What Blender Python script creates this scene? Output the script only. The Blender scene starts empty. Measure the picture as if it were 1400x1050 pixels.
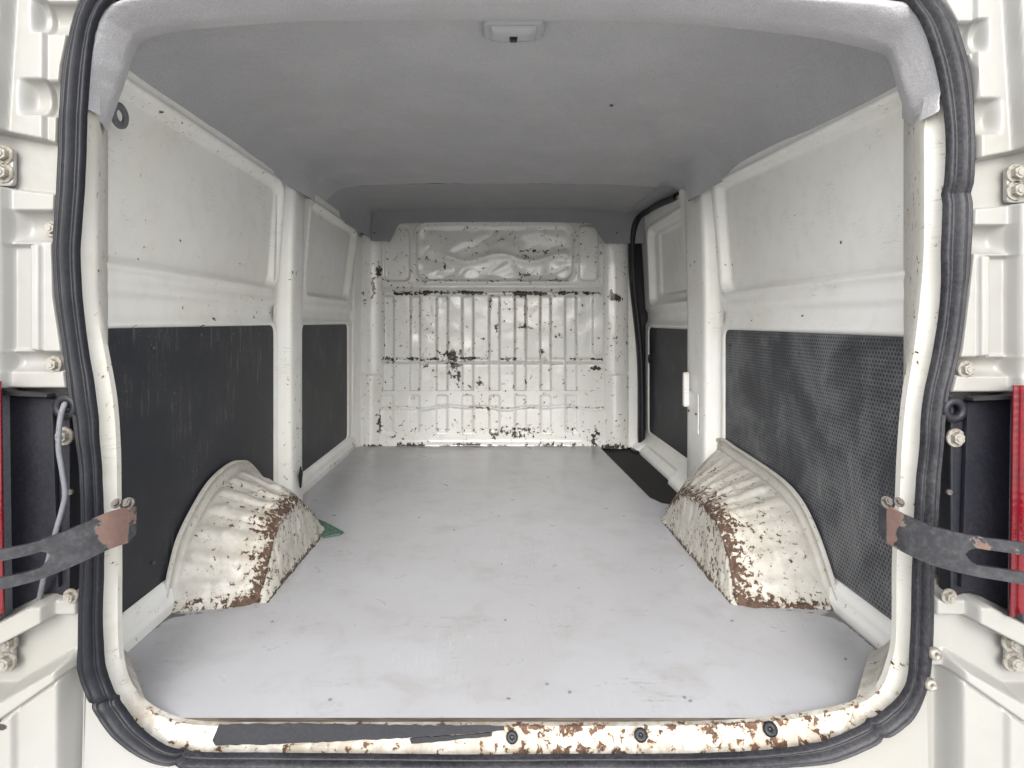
import bpy, bmesh, math, random
import numpy as np
from mathutils import Vector, Matrix

# ------------------------------------------------------------------ camera, sky, sun, exposure
random.seed(4); rng = np.random.default_rng(4)
SC = bpy.context.scene
COL = SC.collection
FZ = 0.55                         # load floor above the ground (m)
F, VX, VY = 850.0, 678.0, 440.0   # focal length and vanishing point in photo pixels (1400 x 1050)
CX, CZ = -0.02, FZ + 0.684        # camera position over the load floor

cam_d = bpy.data.cameras.new('camera'); cam = bpy.data.objects.new('camera', cam_d); COL.objects.link(cam)
cam.location = (CX, 0, CZ); cam.rotation_euler = (math.radians(90), 0, 0)
cam_d.sensor_fit = 'HORIZONTAL'; cam_d.sensor_width = 36; cam_d.lens = 36 * F / 1400
cam_d.shift_x = (700 - VX) / 1400; cam_d.shift_y = -(525 - VY) / 1400
cam_d.clip_start = 0.02; cam_d.clip_end = 500
SC.camera = cam
SC.render.resolution_x = 1024; SC.render.resolution_y = 768

SUN_EL, SUN_AZ = 31.0, 4.0        # soft overcast glow behind the photographer
w = bpy.data.worlds.new('World'); SC.world = w; w.use_nodes = True
wn = w.node_tree; bg = wn.nodes['Background']
sky = wn.nodes.new('ShaderNodeTexSky'); sky.sky_type = 'NISHITA'; sky.sun_disc = False
sky.sun_elevation = math.radians(SUN_EL); sky.sun_rotation = math.radians(180 + SUN_AZ)
sky.air_density = 1.0; sky.dust_density = 4.0; sky.ozone_density = 1.0
hs = wn.nodes.new('ShaderNodeHueSaturation'); hs.inputs['Saturation'].default_value = 0.22
wn.links.new(sky.outputs[0], hs.inputs['Color']); wn.links.new(hs.outputs[0], bg.inputs['Color'])
bg.inputs['Strength'].default_value = 0.15
sd = bpy.data.lights.new('sun', 'SUN'); sun = bpy.data.objects.new('sun', sd); COL.objects.link(sun)
sd.energy = 1.2; sd.angle = math.radians(140); sd.color = (1.0, 0.99, 0.98)
_a, _e = math.radians(SUN_AZ), math.radians(SUN_EL)
sun_from = Vector((-math.sin(_a) * math.cos(_e), -math.cos(_a) * math.cos(_e), math.sin(_e)))
sun.rotation_euler = sun_from.to_track_quat('Z', 'Y').to_euler(); sun.location = (0, -3, 4)
SC.cycles.diffuse_bounces = 6; SC.cycles.max_bounces = 8
SC.view_settings.view_transform = 'Standard'; SC.view_settings.look = 'None'
SC.view_settings.gamma = 1; SC.view_settings.exposure = 1.3; SC.view_settings.use_curve_mapping = False

# ------------------------------------------------------------------ positions from photo pixels
def P(x, y, d):
    return Vector((CX + (x - VX) * d / F, d, CZ + (VY - y) * d / F))
def PXp(x, y, X):
    return P(x, y, (X - CX) * F / (x - VX))
def PZp(x, y, Z=FZ):
    return P(x, y, (CZ - Z) * F / (y - VY))
def sst(a, b, x):
    t = np.clip((x - a) / (b - a), 0, 1); return t * t * (3 - 2 * t)
def gauss(x, s): return np.exp(-(x / s) ** 2)
def rbox(u, v, u0, u1, v0, v1, r):           # signed distance to a rounded box, negative inside
    cu, cv, hu, hv = (u0 + u1) / 2, (v0 + v1) / 2, (u1 - u0) / 2 - r, (v1 - v0) / 2 - r
    a, b = np.abs(u - cu) - hu, np.abs(v - cv) - hv
    return np.hypot(np.maximum(a, 0), np.maximum(b, 0)) + np.minimum(np.maximum(a, b), 0) - r
def vnoise(u, v, seed=0):                    # smooth value noise in 0..1
    r = np.random.default_rng(seed).random((64, 64))
    iu, iv = np.floor(u).astype(int), np.floor(v).astype(int); fu, fv = u - iu, v - iv
    fu, fv = fu * fu * (3 - 2 * fu), fv * fv * (3 - 2 * fv)
    g = lambda a, b: r[a % 64, b % 64]
    return (g(iu, iv) * (1 - fu) + g(iu + 1, iv) * fu) * (1 - fv) + (g(iu, iv + 1) * (1 - fu) + g(iu + 1, iv + 1) * fu) * fv
def fbm(u, v, seed=0, o=3):
    return sum(vnoise(u * 2 ** k, v * 2 ** k, seed + k) * 0.5 ** (k + 1) for k in range(o)) / (1 - 0.5 ** o)
def catmull(pts, m=6, closed=False):
    p = np.array([tuple(q) for q in pts], float); n = len(p); out = []
    seg = n if closed else n - 1
    for i in range(seg):
        if closed: a, b, c, d = p[(i - 1) % n], p[i], p[(i + 1) % n], p[(i + 2) % n]
        else: a, b, c, d = p[max(i - 1, 0)], p[i], p[i + 1], p[min(i + 2, n - 1)]
        for k in range(m):
            t = k / m
            out.append(0.5 * ((2 * b) + (c - a) * t + (2 * a - 5 * b + 4 * c - d) * t * t + (3 * b - a - 3 * c + d) * t ** 3))
    if not closed: out.append(p[-1])
    return np.array(out)
def resample(pts, n):
    p = np.array([tuple(q) for q in pts], float); p = catmull(p, 8)
    s = np.r_[0, np.cumsum(np.linalg.norm(np.diff(p, axis=0), axis=1))]; q = np.linspace(0, s[-1], n)
    return np.stack([np.interp(q, s, p[:, k]) for k in range(p.shape[1])], 1)

# ------------------------------------------------------------------ object helpers
def obj(name, me, mat=None, parent=None, label=None):
    o = bpy.data.objects.new(name, me); COL.objects.link(o)
    if mat is not None and me is not None and not me.materials: me.materials.append(mat)
    if parent is not None:
        o.parent = parent; o.matrix_parent_inverse = world_of(parent).inverted()
    if label: o['label'] = label
    return o
def world_of(o):
    m = Matrix.LocRotScale(o.location, o.rotation_euler, o.scale)
    return world_of(o.parent) @ o.matrix_parent_inverse @ m if o.parent else m
def crisp(o, deg=32):
    o.data.set_sharp_from_angle(angle=math.radians(deg)); return o
def mesh(name, verts, faces, smooth=True, attrs=None):
    me = bpy.data.meshes.new(name); me.from_pydata([tuple(map(float, v)) for v in verts], [], [tuple(map(int, f)) for f in faces])
    me.validate()
    if smooth: me.polygons.foreach_set('use_smooth', [True] * len(me.polygons))
    for k, a in (attrs or {}).items():
        at = me.attributes.new(k, 'FLOAT', 'POINT'); at.data.foreach_set('value', np.asarray(a, np.float32).ravel())
    return me
def grid_faces(nu, nv, cu=False, cv=False):
    i = np.arange(nu if cu else nu - 1)[:, None]; j = np.arange(nv if cv else nv - 1)[None, :]
    i2, j2 = (i + 1) % nu, (j + 1) % nv
    return np.stack([a.ravel() for a in np.broadcast_arrays(i * nv + j, i2 * nv + j, i2 * nv + j2, i * nv + j2)], 1)
def grid(name, V, mat, parent, attrs=None, label=None, cu=False, cv=False, smooth=True):
    V = np.asarray(V); nu, nv = V.shape[:2]
    return obj(name, mesh(name, V.reshape(-1, 3), grid_faces(nu, nv, cu, cv), smooth, attrs), mat, parent, label)
def loft(name, curves, mat, parent, attrs=None, label=None, closed=False):   # curves: list of (n,3)
    return grid(name, np.stack([np.asarray(c, float) for c in curves], 0), mat, parent, attrs, label, cv=closed)
def bm_obj(name, bm, mat, parent, label=None, smooth=False):
    me = bpy.data.meshes.new(name); bmesh.ops.recalc_face_normals(bm, faces=bm.faces); bm.to_mesh(me); bm.free()
    if smooth: me.polygons.foreach_set('use_smooth', [True] * len(me.polygons))
    return obj(name, me, mat, parent, label)
def slab(name, poly, off, mat, parent, label=None, bev=0.002):   # polygon of 3-D points given thickness
    bm = bmesh.new(); vs = [bm.verts.new(tuple(p)) for p in poly]; f = bm.faces.new(vs)
    r = bmesh.ops.extrude_face_region(bm, geom=[f])
    bmesh.ops.translate(bm, vec=Vector(off), verts=[g for g in r['geom'] if isinstance(g, bmesh.types.BMVert)])
    if bev: bmesh.ops.bevel(bm, geom=list(bm.edges), offset=bev, segments=2, profile=0.6, affect='EDGES')
    return bm_obj(name, bm, mat, parent, label)
def box(name, lo, hi, mat, parent, label=None, bev=0.003):
    bm = bmesh.new(); bmesh.ops.create_cube(bm, size=1)
    for v in bm.verts: v.co = Vector([lo[k] + (v.co[k] + .5) * (hi[k] - lo[k]) for k in range(3)])
    if bev: bmesh.ops.bevel(bm, geom=list(bm.edges), offset=bev, segments=2, profile=0.6, affect='EDGES')
    return bm_obj(name, bm, mat, parent, label)
def round_poly(pts, r, n=5):                 # 2-D polygon with rounded corners
    out = []; m = len(pts)
    for i in range(m):
        a, b, c = (np.array(pts[(i + k) % m], float) for k in (-1, 0, 1))
        u, v = (a - b) / np.linalg.norm(a - b), (c - b) / np.linalg.norm(c - b)
        rr = min(r, np.linalg.norm(a - b) * .45, np.linalg.norm(c - b) * .45)
        for k in range(n + 1):
            t = k / n; p0, p2 = b + u * rr, b + v * rr
            out.append((1 - t) ** 2 * p0 + 2 * t * (1 - t) * b + t * t * p2)
    return out
def tube(name, pts, r, mat, parent, label=None, n=10, m=6):
    c = catmull([tuple(p) for p in pts], m); rows = []
    for i in range(len(c)):
        t = Vector(c[min(i + 1, len(c) - 1)] - c[max(i - 1, 0)]).normalized()
        a = t.cross(Vector((0, 1, 0.01))).normalized(); b = t.cross(a)
        rows.append([Vector(c[i]) + (a * math.cos(2 * math.pi * k / n) + b * math.sin(2 * math.pi * k / n)) * r for k in range(n)])
    return grid(name, np.array([[tuple(v) for v in q] for q in rows]), mat, parent, None, label, cv=True)
_bolt = {}
def bolt_mesh(r, seg, wash):
    key = (round(r, 4), seg, wash)
    if key not in _bolt:
        bm = bmesh.new()
        if wash:
            bmesh.ops.create_cone(bm, cap_ends=True, segments=20, radius1=r * 1.5, radius2=r * 1.42, depth=r * .25, matrix=Matrix.Translation((0, 0, r * .12)))
        bmesh.ops.create_cone(bm, cap_ends=True, segments=seg, radius1=r, radius2=r * .9, depth=r * .8, matrix=Matrix.Translation((0, 0, r * .6)))
        if seg == 6:
            bmesh.ops.create_cone(bm, cap_ends=True, segments=12, radius1=r * .55, radius2=r * .45, depth=r * .2, matrix=Matrix.Translation((0, 0, r * 1.08)))
        me = bpy.data.meshes.new('bolt'); bm.to_mesh(me); bm.free(); _bolt[key] = me
    return _bolt[key]
def bolt(name, loc, nrm, r, mat, parent, seg=6, wash=True):
    me = bolt_mesh(r, seg, wash)
    o = bpy.data.objects.new(name, me); COL.objects.link(o)
    if not me.materials: me.materials.append(mat)
    o.location = loc; o.rotation_euler = Vector(nrm).to_track_quat('Z', 'Y').to_euler()
    o.parent = parent; o.matrix_parent_inverse = world_of(parent).inverted()
    return o
def ring(name, loc, nrm, r0, r1, h, mat, parent, label=None):
    rows = []; q = Vector(nrm).to_track_quat('Z', 'Y')
    for k in range(28):
        a = 2 * math.pi * k / 28
        prof = [(r0, -h * .3), (r0, h * .6), (r0 + (r1 - r0) * .3, h), (r0 + (r1 - r0) * .7, h), (r1, h * .5), (r1, -h * .3)]
        rows.append([tuple(Vector(loc) + q @ Vector((rr * math.cos(a), rr * math.sin(a), z))) for rr, z in prof])
    return grid(name, np.array(rows), mat, parent, None, label, cu=True)

# ------------------------------------------------------------------ materials
class G:
    def __init__(s, name):
        s.m = bpy.data.materials.new(name); s.m.use_nodes = True; s.t = s.m.node_tree
        s.b = s.t.nodes['Principled BSDF']; s.co = s.t.nodes.new('ShaderNodeTexCoord').outputs['Object']
    def n(s, t, **k):
        o = s.t.nodes.new(t)
        for a, b in k.items(): setattr(o, a, b)
        return o
    def put(s, sock, v):
        if isinstance(v, bpy.types.NodeSocket): s.t.links.new(v, sock)
        elif v is not None: sock.default_value = v
    def math(s, op, a, b=None, clamp=False):
        o = s.n('ShaderNodeMath', operation=op, use_clamp=clamp); s.put(o.inputs[0], a); s.put(o.inputs[1], b); return o.outputs[0]
    def vmath(s, op, a, b=None):
        o = s.n('ShaderNodeVectorMath', operation=op); s.put(o.inputs[0], a); s.put(o.inputs[1], b)
        return o.outputs['Value'] if op in ('LENGTH', 'DOT_PRODUCT') else o.outputs['Vector']
    def map(s, v, scale=(1, 1, 1), rot=(0, 0, 0), loc=(0, 0, 0)):
        o = s.n('ShaderNodeMapping'); s.put(o.inputs['Vector'], v); o.inputs['Scale'].default_value = scale
        o.inputs['Rotation'].default_value = rot; o.inputs['Location'].default_value = loc; return o.outputs[0]
    def noise(s, v=None, scale=5, detail=4, rough=.55, dist=0):
        o = s.n('ShaderNodeTexNoise'); s.put(o.inputs['Vector'], v if v is not None else s.co)
        o.inputs['Scale'].default_value = scale; o.inputs['Detail'].default_value = detail
        o.inputs['Roughness'].default_value = rough; o.inputs['Distortion'].default_value = dist; return o.outputs[0]
    def rng(s, x, a, b, lo=0., hi=1.):
        o = s.n('ShaderNodeMapRange', interpolation_type='SMOOTHSTEP'); s.put(o.inputs[0], x)
        for k, q in zip((1, 2, 3, 4), (a, b, lo, hi)): s.put(o.inputs[k], q)
        return o.outputs[0]
    def mix(s, f, a, b):
        o = s.n('ShaderNodeMix', data_type='RGBA'); s.put(o.inputs[0], f)
        for k, q in ((6, a), (7, b)): s.put(o.inputs[k], q if isinstance(q, bpy.types.NodeSocket) else (*q, 1))
        return o.outputs[2]
    def attr(s, name):
        return s.n('ShaderNodeAttribute', attribute_name=name).outputs['Fac']
    def bump(s, h, dist=.001, strength=1., prev=None):
        o = s.n('ShaderNodeBump'); s.put(o.inputs['Height'], h); o.inputs['Distance'].default_value = dist
        o.inputs['Strength'].default_value = strength
        if prev is not None: s.put(o.inputs['Normal'], prev)
        return o.outputs[0]
    def out(s, col, rough=.5, nrm=None, metal=0., coat=0., spec=None):
        s.put(s.b.inputs['Base Color'], col if isinstance(col, bpy.types.NodeSocket) else (*col, 1))
        s.put(s.b.inputs['Roughness'], rough); s.put(s.b.inputs['Metallic'], metal)
        if coat: s.b.inputs['Coat Weight'].default_value = coat; s.b.inputs['Coat Roughness'].default_value = .12
        if nrm is not None: s.put(s.b.inputs['Normal'], nrm)
        if spec is not None: s.b.inputs['Specular IOR Level'].default_value = spec
        return s.m

def paint(name, base=(.70, .70, .66), thr=.74, k=.36, chip=(.028, .025, .022), rim=(.30, .24, .17), halo=.03, rust=(.16, .065, .03),
          rough=.3, scr=.5, stain=.5, coat=.25, cscale=42, patch=0., grime=0.):
    g = G(name); wear = g.attr('wear'); ra = g.attr('rust')
    big = g.noise(scale=3.2, detail=3); mid = g.noise(scale=17, detail=5, rough=.6)
    n2 = g.noise(scale=cscale, detail=6, rough=.66, dist=.35)
    v = g.math('ADD', n2, g.math('MULTIPLY', wear, k))
    v = g.math('ADD', v, g.math('MULTIPLY', g.math('SUBTRACT', big, .5), .18))
    if patch: v = g.math('ADD', v, g.math('MULTIPLY', g.math('SUBTRACT', g.noise(scale=21, detail=4, rough=.6, dist=.6), .5), patch))
    m_chip = g.rng(v, thr, thr + .012); m_rim = g.rng(v, thr - halo, thr)
    # hair scratches in three directions, patchy
    lines = None
    for i, (r, sc) in enumerate((((.5, .2, .3), 1), ((-.8, .6, .9), 1.3))):
        q = g.noise(g.map(g.co, (9 * sc, 9 * sc, 90 * sc), r, (i * 3.1, 1, i)), scale=1, detail=2, rough=.5)
        line = g.rng(g.math('ABSOLUTE', g.math('SUBTRACT', q, .5)), .0, .0065, 1, 0)
        patch = g.rng(g.noise(g.map(g.co, loc=(i * 7, 3, 1)), scale=6 + 3 * i, detail=3), .56, .66)
        line = g.math('MULTIPLY', line, patch)
        lines = line if lines is None else g.math('MAXIMUM', lines, line)
    lines = g.math('MULTIPLY', lines, g.math('ADD', g.math('MULTIPLY', wear, .9), scr), clamp=True)
    dirt = g.math('MULTIPLY', g.rng(mid, .45, .75), stain)
    c = g.mix(g.rng(big, .35, .7), base, tuple(b * f for b, f in zip(base, (.95, .94, .90))))
    c = g.mix(g.math('MULTIPLY', dirt, .5), c, tuple(b * f for b, f in zip(base, (.80, .77, .68))))
    gm = g.math('MULTIPLY', g.math('MULTIPLY', ra, grime), g.rng(g.noise(scale=26, detail=6, rough=.7, dist=.4), .34, .62), clamp=True)
    c = g.mix(gm, c, (.27, .225, .165))
    c = g.mix(g.math('MULTIPLY', lines, .75), c, (.16, .14, .12))
    c = g.mix(g.math('MULTIPLY', m_rim, .75), c, rim)
    rcol = g.mix(g.rng(g.noise(scale=70, detail=6, rough=.7), .38, .62), rust, tuple(x * 2.0 for x in rust))
    ccol = g.mix(g.rng(ra, .1, .6), chip, rcol)
    c = g.mix(m_chip, c, ccol)
    ro = g.math('ADD', g.math('MULTIPLY', m_rim, .5), g.math('ADD', rough, g.math('MULTIPLY', dirt, .2)), clamp=True)
    h = g.math('SUBTRACT', g.math('MULTIPLY', g.noise(scale=260, detail=2), .12), g.math('ADD', m_chip, g.math('MULTIPLY', lines, .4)))
    return g.out(c, ro, g.bump(h, .0007, .8), coat=coat)

M_ext = paint('white_body_paint_toned_down', (.275, .274, .264), thr=.80, scr=.05, stain=.35, rough=.35)  # same white paint as inside, base darkened against the strong outside light
M_frame = paint('white_frame_paint', (.76, .765, .75), thr=.765, scr=.9, stain=.5)
M_wall = paint('white_wall_paint', (.83, .835, .82), thr=.755, scr=.8, stain=.6, rough=.36, coat=.15)
M_bulk = paint('chipped_bulkhead_paint', (.70, .705, .69), thr=.715, scr=.4, stain=.5, rough=.22, coat=.5, cscale=46)
M_arch = paint('worn_arch_paint', (.53, .52, .485), thr=.712, k=.34, scr=1.0, stain=1.3, rim=(.36, .31, .24), halo=.06, chip=(.085, .062, .046), rust=(.050, .030, .021), rough=.42, coat=.05, cscale=80, patch=.28, grime=.55)
M_sill = paint('rusty_sill_paint', (.53, .522, .49), thr=.722, k=.34, scr=1.3, stain=.9, rim=(.33, .25, .17), halo=.07, chip=(.04, .030, .026), rust=(.060, .034, .023), rough=.5, coat=.0, cscale=60, patch=.28, grime=.85)

def fabric(name, col, sc=420):
    g = G(name); a = g.noise(scale=5, detail=5, rough=.6); b = g.noise(scale=sc, detail=2); c3 = g.noise(scale=38, detail=4, rough=.7)
    c = g.mix(g.rng(a, .35, .7), tuple(x * .93 for x in col), tuple(x * 1.05 for x in col))
    c = g.mix(g.math('MULTIPLY', g.rng(c3, .68, .78), .35), c, tuple(min(1, x * 1.7) for x in col))
    c = g.mix(g.rng(b, .35, .65, 0., .5), c, tuple(x * .6 for x in col))
    h = g.math('ADD', g.math('MULTIPLY', b, .6), g.math('MULTIPLY', c3, 1.6))
    m = g.out(c, .95, g.bump(h, .0022, .9), spec=.15); g.b.inputs['Sheen Weight'].default_value = .25; g.b.inputs['Sheen Roughness'].default_value = .5
    return m
M_ceil = fabric('grey_headliner_felt', (.41, .41, .425))
M_fold = fabric('front_felt_painted_shade', (.30, .30, .312))  # headliner felt darkened to paint the shade at the ceiling front
M_head = fabric('lavender_grey_felt', (.43, .427, .445))

def rubber(name, col, dust=.3):
    g = G(name); a = g.noise(scale=4, detail=4, rough=.6); b = g.noise(scale=170, detail=6, rough=.75)
    d = g.math('MULTIPLY', g.rng(g.math('ADD', g.math('MULTIPLY', a, .45), g.math('MULTIPLY', b, .55)), .40, .64), dust)
    c = g.mix(d, col, (.30, .30, .31))
    return g.out(c, g.math('ADD', .42, g.math('MULTIPLY', d, .5)), g.bump(b, .0006, .5), spec=.3)
M_rub = rubber('black_seal_rubber', (.007, .008, .012), .04)
M_rub2 = rubber('dusty_seal_rubber', (.011, .011, .015), .11)
M_blk = rubber('black_plastic', (.008, .009, .014), .035)
M_mat = rubber('black_step_mat', (.015, .015, .016), .08)
M_grip = rubber('grey_plastic', (.10, .105, .12), .3)

def liner(name, hexa):
    g = G(name); base = (.017, .019, .026)
    vert = g.noise(g.map(g.co, (260, 60, 7)), scale=1, detail=4, rough=.7)
    cloud = g.noise(scale=4.5, detail=6, rough=.65, dist=.4); speck = g.noise(scale=150, detail=6, rough=.75)
    fine = g.noise(g.map(g.co, (30, 120, 9), (.5, 0, 0)), scale=1, detail=4, rough=.7)
    low = g.n('ShaderNodeSeparateXYZ'); g.put(low.inputs[0], g.co)
    scuff = g.math('MULTIPLY', g.rng(vert, .52, .68), g.rng(cloud, .45, .62))
    pin = g.rng(g.math('ADD', speck, g.math('MULTIPLY', cloud, .25)), .78, .82)
    if hexa:
        s = 92.0
        p = g.n('ShaderNodeCombineXYZ'); g.put(p.inputs[0], g.math('MULTIPLY', low.outputs[1], s)); g.put(p.inputs[1], g.math('MULTIPLY', low.outputs[2], s))
        per = (1., 1.732, 1.); ds = []
        for o in (0, .5):
            q = g.vmath('ADD', p.outputs[0], (200 + o, 200 * 1.732 + o * 1.732, 0))
            q = g.vmath('SUBTRACT', g.vmath('MODULO', q, per), (.5, .866, 0)); ds.append(g.vmath('LENGTH', q))
        dist = g.math('MINIMUM', *ds); net = g.rng(dist, .22, .46)
        dust = g.math('ADD', g.math('MULTIPLY', g.rng(cloud, .34, .70), .62), .16)
        dust = g.math('ADD', dust, g.math('MULTIPLY', g.rng(fine, .5, .75), .25))
        c = g.mix(g.math('MULTIPLY', net, dust, clamp=True), (.026, .028, .034), (.21, .22, .235))
        c = g.mix(g.math('MULTIPLY', g.rng(cloud, .46, .72), .5), c, (.15, .155, .165))
        h = g.math('MULTIPLY', net, .8); ro = .55
    else:
        c = g.mix(g.math('MULTIPLY', g.rng(cloud, .35, .75), .35), base, (.052, .055, .062))
        c = g.mix(g.math('MULTIPLY', vert, .25), c, (.045, .047, .052)); h = g.math('MULTIPLY', vert, .4); ro = .5
    c = g.mix(g.math('MULTIPLY', scuff, .22 if not hexa else .2), c, (.34, .34, .33)); c = g.mix(g.math('MULTIPLY', pin, .8), c, (.38, .38, .37))
    return g.out(c, ro, g.bump(h, .0008, .6), spec=.28)
M_lin = liner('dark_smooth_plyboard', False); M_hex = liner('dark_wire_mesh_plyboard', True)

def floor_mat():
    g = G('pale_grey_floor_paint'); base = (.41, .415, .437)
    grain = g.noise(g.map(g.co, (8, 260, 8)), scale=1, detail=3, rough=.6); grain2 = g.noise(g.map(g.co, (14, 90, 14)), scale=1, detail=4, rough=.7)
    cl = g.noise(scale=2.6, detail=5, rough=.6); cl2 = g.noise(scale=9, detail=6, rough=.65, dist=.5); fine = g.noise(scale=75, detail=7, rough=.72)
    patch = g.rng(g.noise(g.map(g.co, (1.6, 1, 1), loc=(3, 1, 0)), scale=3.4, detail=4), .54, .68)
    c = g.mix(g.rng(cl, .3, .75), base, (.38, .38, .393))
    c = g.mix(g.math('MULTIPLY', g.rng(cl2, .48, .74), .5), c, (.31, .297, .285))
    patch = g.math('MAXIMUM', g.math('MULTIPLY', patch, .7), g.attr('scuff'))
    scuff = g.math('MULTIPLY', g.rng(g.math('ADD', g.math('MULTIPLY', fine, .5), g.math('MULTIPLY', grain2, .5)), .52, .60), patch)
    c = g.mix(g.math('MULTIPLY', scuff, .75), c, (.25, .225, .20))
    dots = g.rng(g.math('ADD', g.noise(scale=110, detail=5, rough=.7), g.math('MULTIPLY', cl2, .12)), .77, .79)
    c = g.mix(g.math('MULTIPLY', dots, .85), c, (.09, .08, .075))
    for i, (rz, sc) in enumerate(((.12, 1.), (-.25, 1.5))):
        q = g.noise(g.map(g.co, (70 * sc, 3.5, 5), (0, 0, rz), (i * 4, 2, 0)), scale=1, detail=2)
        ln = g.math('MULTIPLY', g.rng(g.math('ABSOLUTE', g.math('SUBTRACT', q, .5)), 0., .008, 1, 0), g.rng(g.noise(g.map(g.co, loc=(i * 5, 0, 2)), scale=2.6 + i, detail=3), .52, .64))
        c = g.mix(g.math('MULTIPLY', ln, .55), c, (.24, .225, .21) if i else (.55, .55, .56))
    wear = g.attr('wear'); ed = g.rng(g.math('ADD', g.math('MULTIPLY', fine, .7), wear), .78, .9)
    c = g.mix(g.math('MULTIPLY', ed, .85), c, (.06, .052, .045))  # grime and contact shade darkened into the board edges
    h = g.math('SUBTRACT', g.math('ADD', g.math('MULTIPLY', grain, .7), g.math('MULTIPLY', fine, .25)), scuff)
    return g.out(c, g.math('ADD', .20, g.math('MULTIPLY', cl2, .22)), g.bump(h, .0007, .45))
M_floor = floor_mat(); M_edge = (lambda g: g.out(g.mix(g.rng(g.noise(g.map(g.co, (20, 20, 400)), scale=1, detail=4), .4, .6), (.03, .025, .02), (.07, .055, .042)), .8))(G('ply_edge_gap_shade'))  # M_edge: board side darkened to paint the shaded gap beneath it

def strap_mat():
    g = G('black_strap_with_bare_patches'); a = g.noise(scale=9, detail=5, rough=.6, dist=.3); b = g.noise(scale=90, detail=5, rough=.7)
    wear = g.attr('wear')
    m = g.rng(g.math('ADD', g.math('ADD', g.math('MULTIPLY', a, .8), g.math('MULTIPLY', b, .2)), g.math('MULTIPLY', wear, .3)), .62, .635)
    e = g.rng(g.math('ADD', g.math('ADD', g.math('MULTIPLY', a, .8), g.math('MULTIPLY', b, .2)), g.math('MULTIPLY', wear, .3)), .605, .62)
    c = g.mix(g.rng(b, .35, .75), (.016, .017, .021), (.045, .046, .052))
    c = g.mix(e, c, (.13, .10, .085)); c = g.mix(m, c, g.mix(b, (.085, .052, .043), (.165, .10, .084)))
    return g.out(c, g.math('ADD', .38, g.math('MULTIPLY', m, .4)), g.bump(g.math('SUBTRACT', g.math('MULTIPLY', b, .3), m), .0008, .7))
M_strap = strap_mat()
def metal(name, col, rough=.45, dirt=(.16, .11, .07)):
    g = G(name); a = g.noise(scale=110, detail=5, rough=.7)
    return g.out(g.mix(g.rng(a, .42, .66), col, dirt), rough, g.bump(a, .0005, .5), metal=.55)
M_bolt = metal('dull_zinc', (.33, .32, .29), .5, (.19, .165, .135)); M_hinge = metal('soiled_hinge_metal', (.30, .265, .235), .6, (.19, .145, .115)); M_fscrew = metal('worn_floor_screw', (.30, .29, .27), .5, (.10, .09, .08)); M_screw = metal('dark_screw', (.13, .12, .11), .5, (.05, .04, .035))
def plain(name, col, rough=.4, **k): return G(name).out(col, rough, **k)
def lens_mat():
    g = G('red_lamp_lens'); s = g.n('ShaderNodeSeparateXYZ'); g.put(s.inputs[0], g.co)
    f = g.math('SINE', g.math('MULTIPLY', s.outputs[2], 520.)); d = g.noise(scale=20, detail=4)
    m = g.out(g.mix(g.rng(d, .4, .7), (.17, .004, .010), (.12, .004, .009)), .16, g.bump(f, .0004, .4), coat=.6); return m
M_red = lens_mat()
M_dome = plain('frosted_lamp_cover', (.52, .52, .55), .3); M_dome.node_tree.nodes['Principled BSDF'].inputs['Transmission Weight'].default_value = .35
M_hole = plain('dark_recess', (.008, .008, .009), .8)
M_green = (lambda g: g.out(g.mix(g.rng(g.noise(scale=130, detail=5), .45, .6), (.03, .085, .06), (.10, .17, .14)), .7))(G('green_scrap_paint'))
def ground_mat():  # unseen ground, paled to bounce more light into the bay
    g = G('concrete_paled_for_bounce'); a = g.noise(scale=1.2, detail=5); b = g.noise(scale=160, detail=4, rough=.7)
    c = g.mix(g.rng(a, .3, .7), (.52, .515, .50), (.58, .575, .56)); c = g.mix(g.math('MULTIPLY', b, .6), c, (.44, .435, .42))
    return g.out(c, .9, g.bump(b, .004, .8))
M_ground = ground_mat()

# ------------------------------------------------------------------ ground
gr = obj('ground', mesh('ground', [(-120, -120, 0), (120, -120, 0), (120, 120, 0), (-120, 120, 0)], [(0, 1, 2, 3)], False), M_ground)
gr['kind'] = 'structure'

# ------------------------------------------------------------------ the van
van = bpy.data.objects.new('cargo_van', None); COL.objects.link(van); van.location = (0, 2.2, 0); van.empty_display_size = .3
van['label'] = 'worn white cargo van seen through its open rear doorway into the empty load bay'; van['category'] = 'van'
W = 0.80; D0, D1 = 1.07, 3.45

# outer skin: rounded box section run forward and closed at the front
prof = round_poly([(-.95, -.26), (.95, -.26), (.90, .78), (-.90, .78)], .12, 6)   # x, z relative to CZ-0.0 scaled below
def zsh(z): return CZ + (z if z > 0 else z * 3.6)
rows = []
for d in (1.035, 1.2, 2.0, 3.0, 3.72): rows.append([(x, d, zsh(z)) for x, z in prof])
rows.append([(x * .9, 3.78, CZ + (zsh(z) - CZ) * .9) for x, z in prof]); rows.append([(x * .02, 3.79, CZ) for x, z in prof])
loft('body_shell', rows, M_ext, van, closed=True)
for sx in (-1, 1):
    for yy in (1.84,):
        def lathe(nm, pf, mt, par):
            vv = [[(sx * (.80) + sx * o, yy + r * math.cos(2 * math.pi * k / 40), .31 + r * math.sin(2 * math.pi * k / 40)) for o, r in pf] for k in range(40)]
            return grid(nm, np.array(vv), mt, par, cu=True)
        wh = lathe('wheel', [(-.10, .17), (-.10, .27), (-.08, .305), (0.05, .31), (.08, .285), (.085, .20)], M_mat, van)
        lathe('rim', [(.085, .20), (.07, .19), (.03, .17), (.04, .08), (.05, .001)], M_bolt, wh)

# underfloor (dark gaps round the board)
box('under_floor', (-W - .01, 1.13, FZ - .06), (W + .01, 3.48, FZ - .022), M_hole, van)

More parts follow.
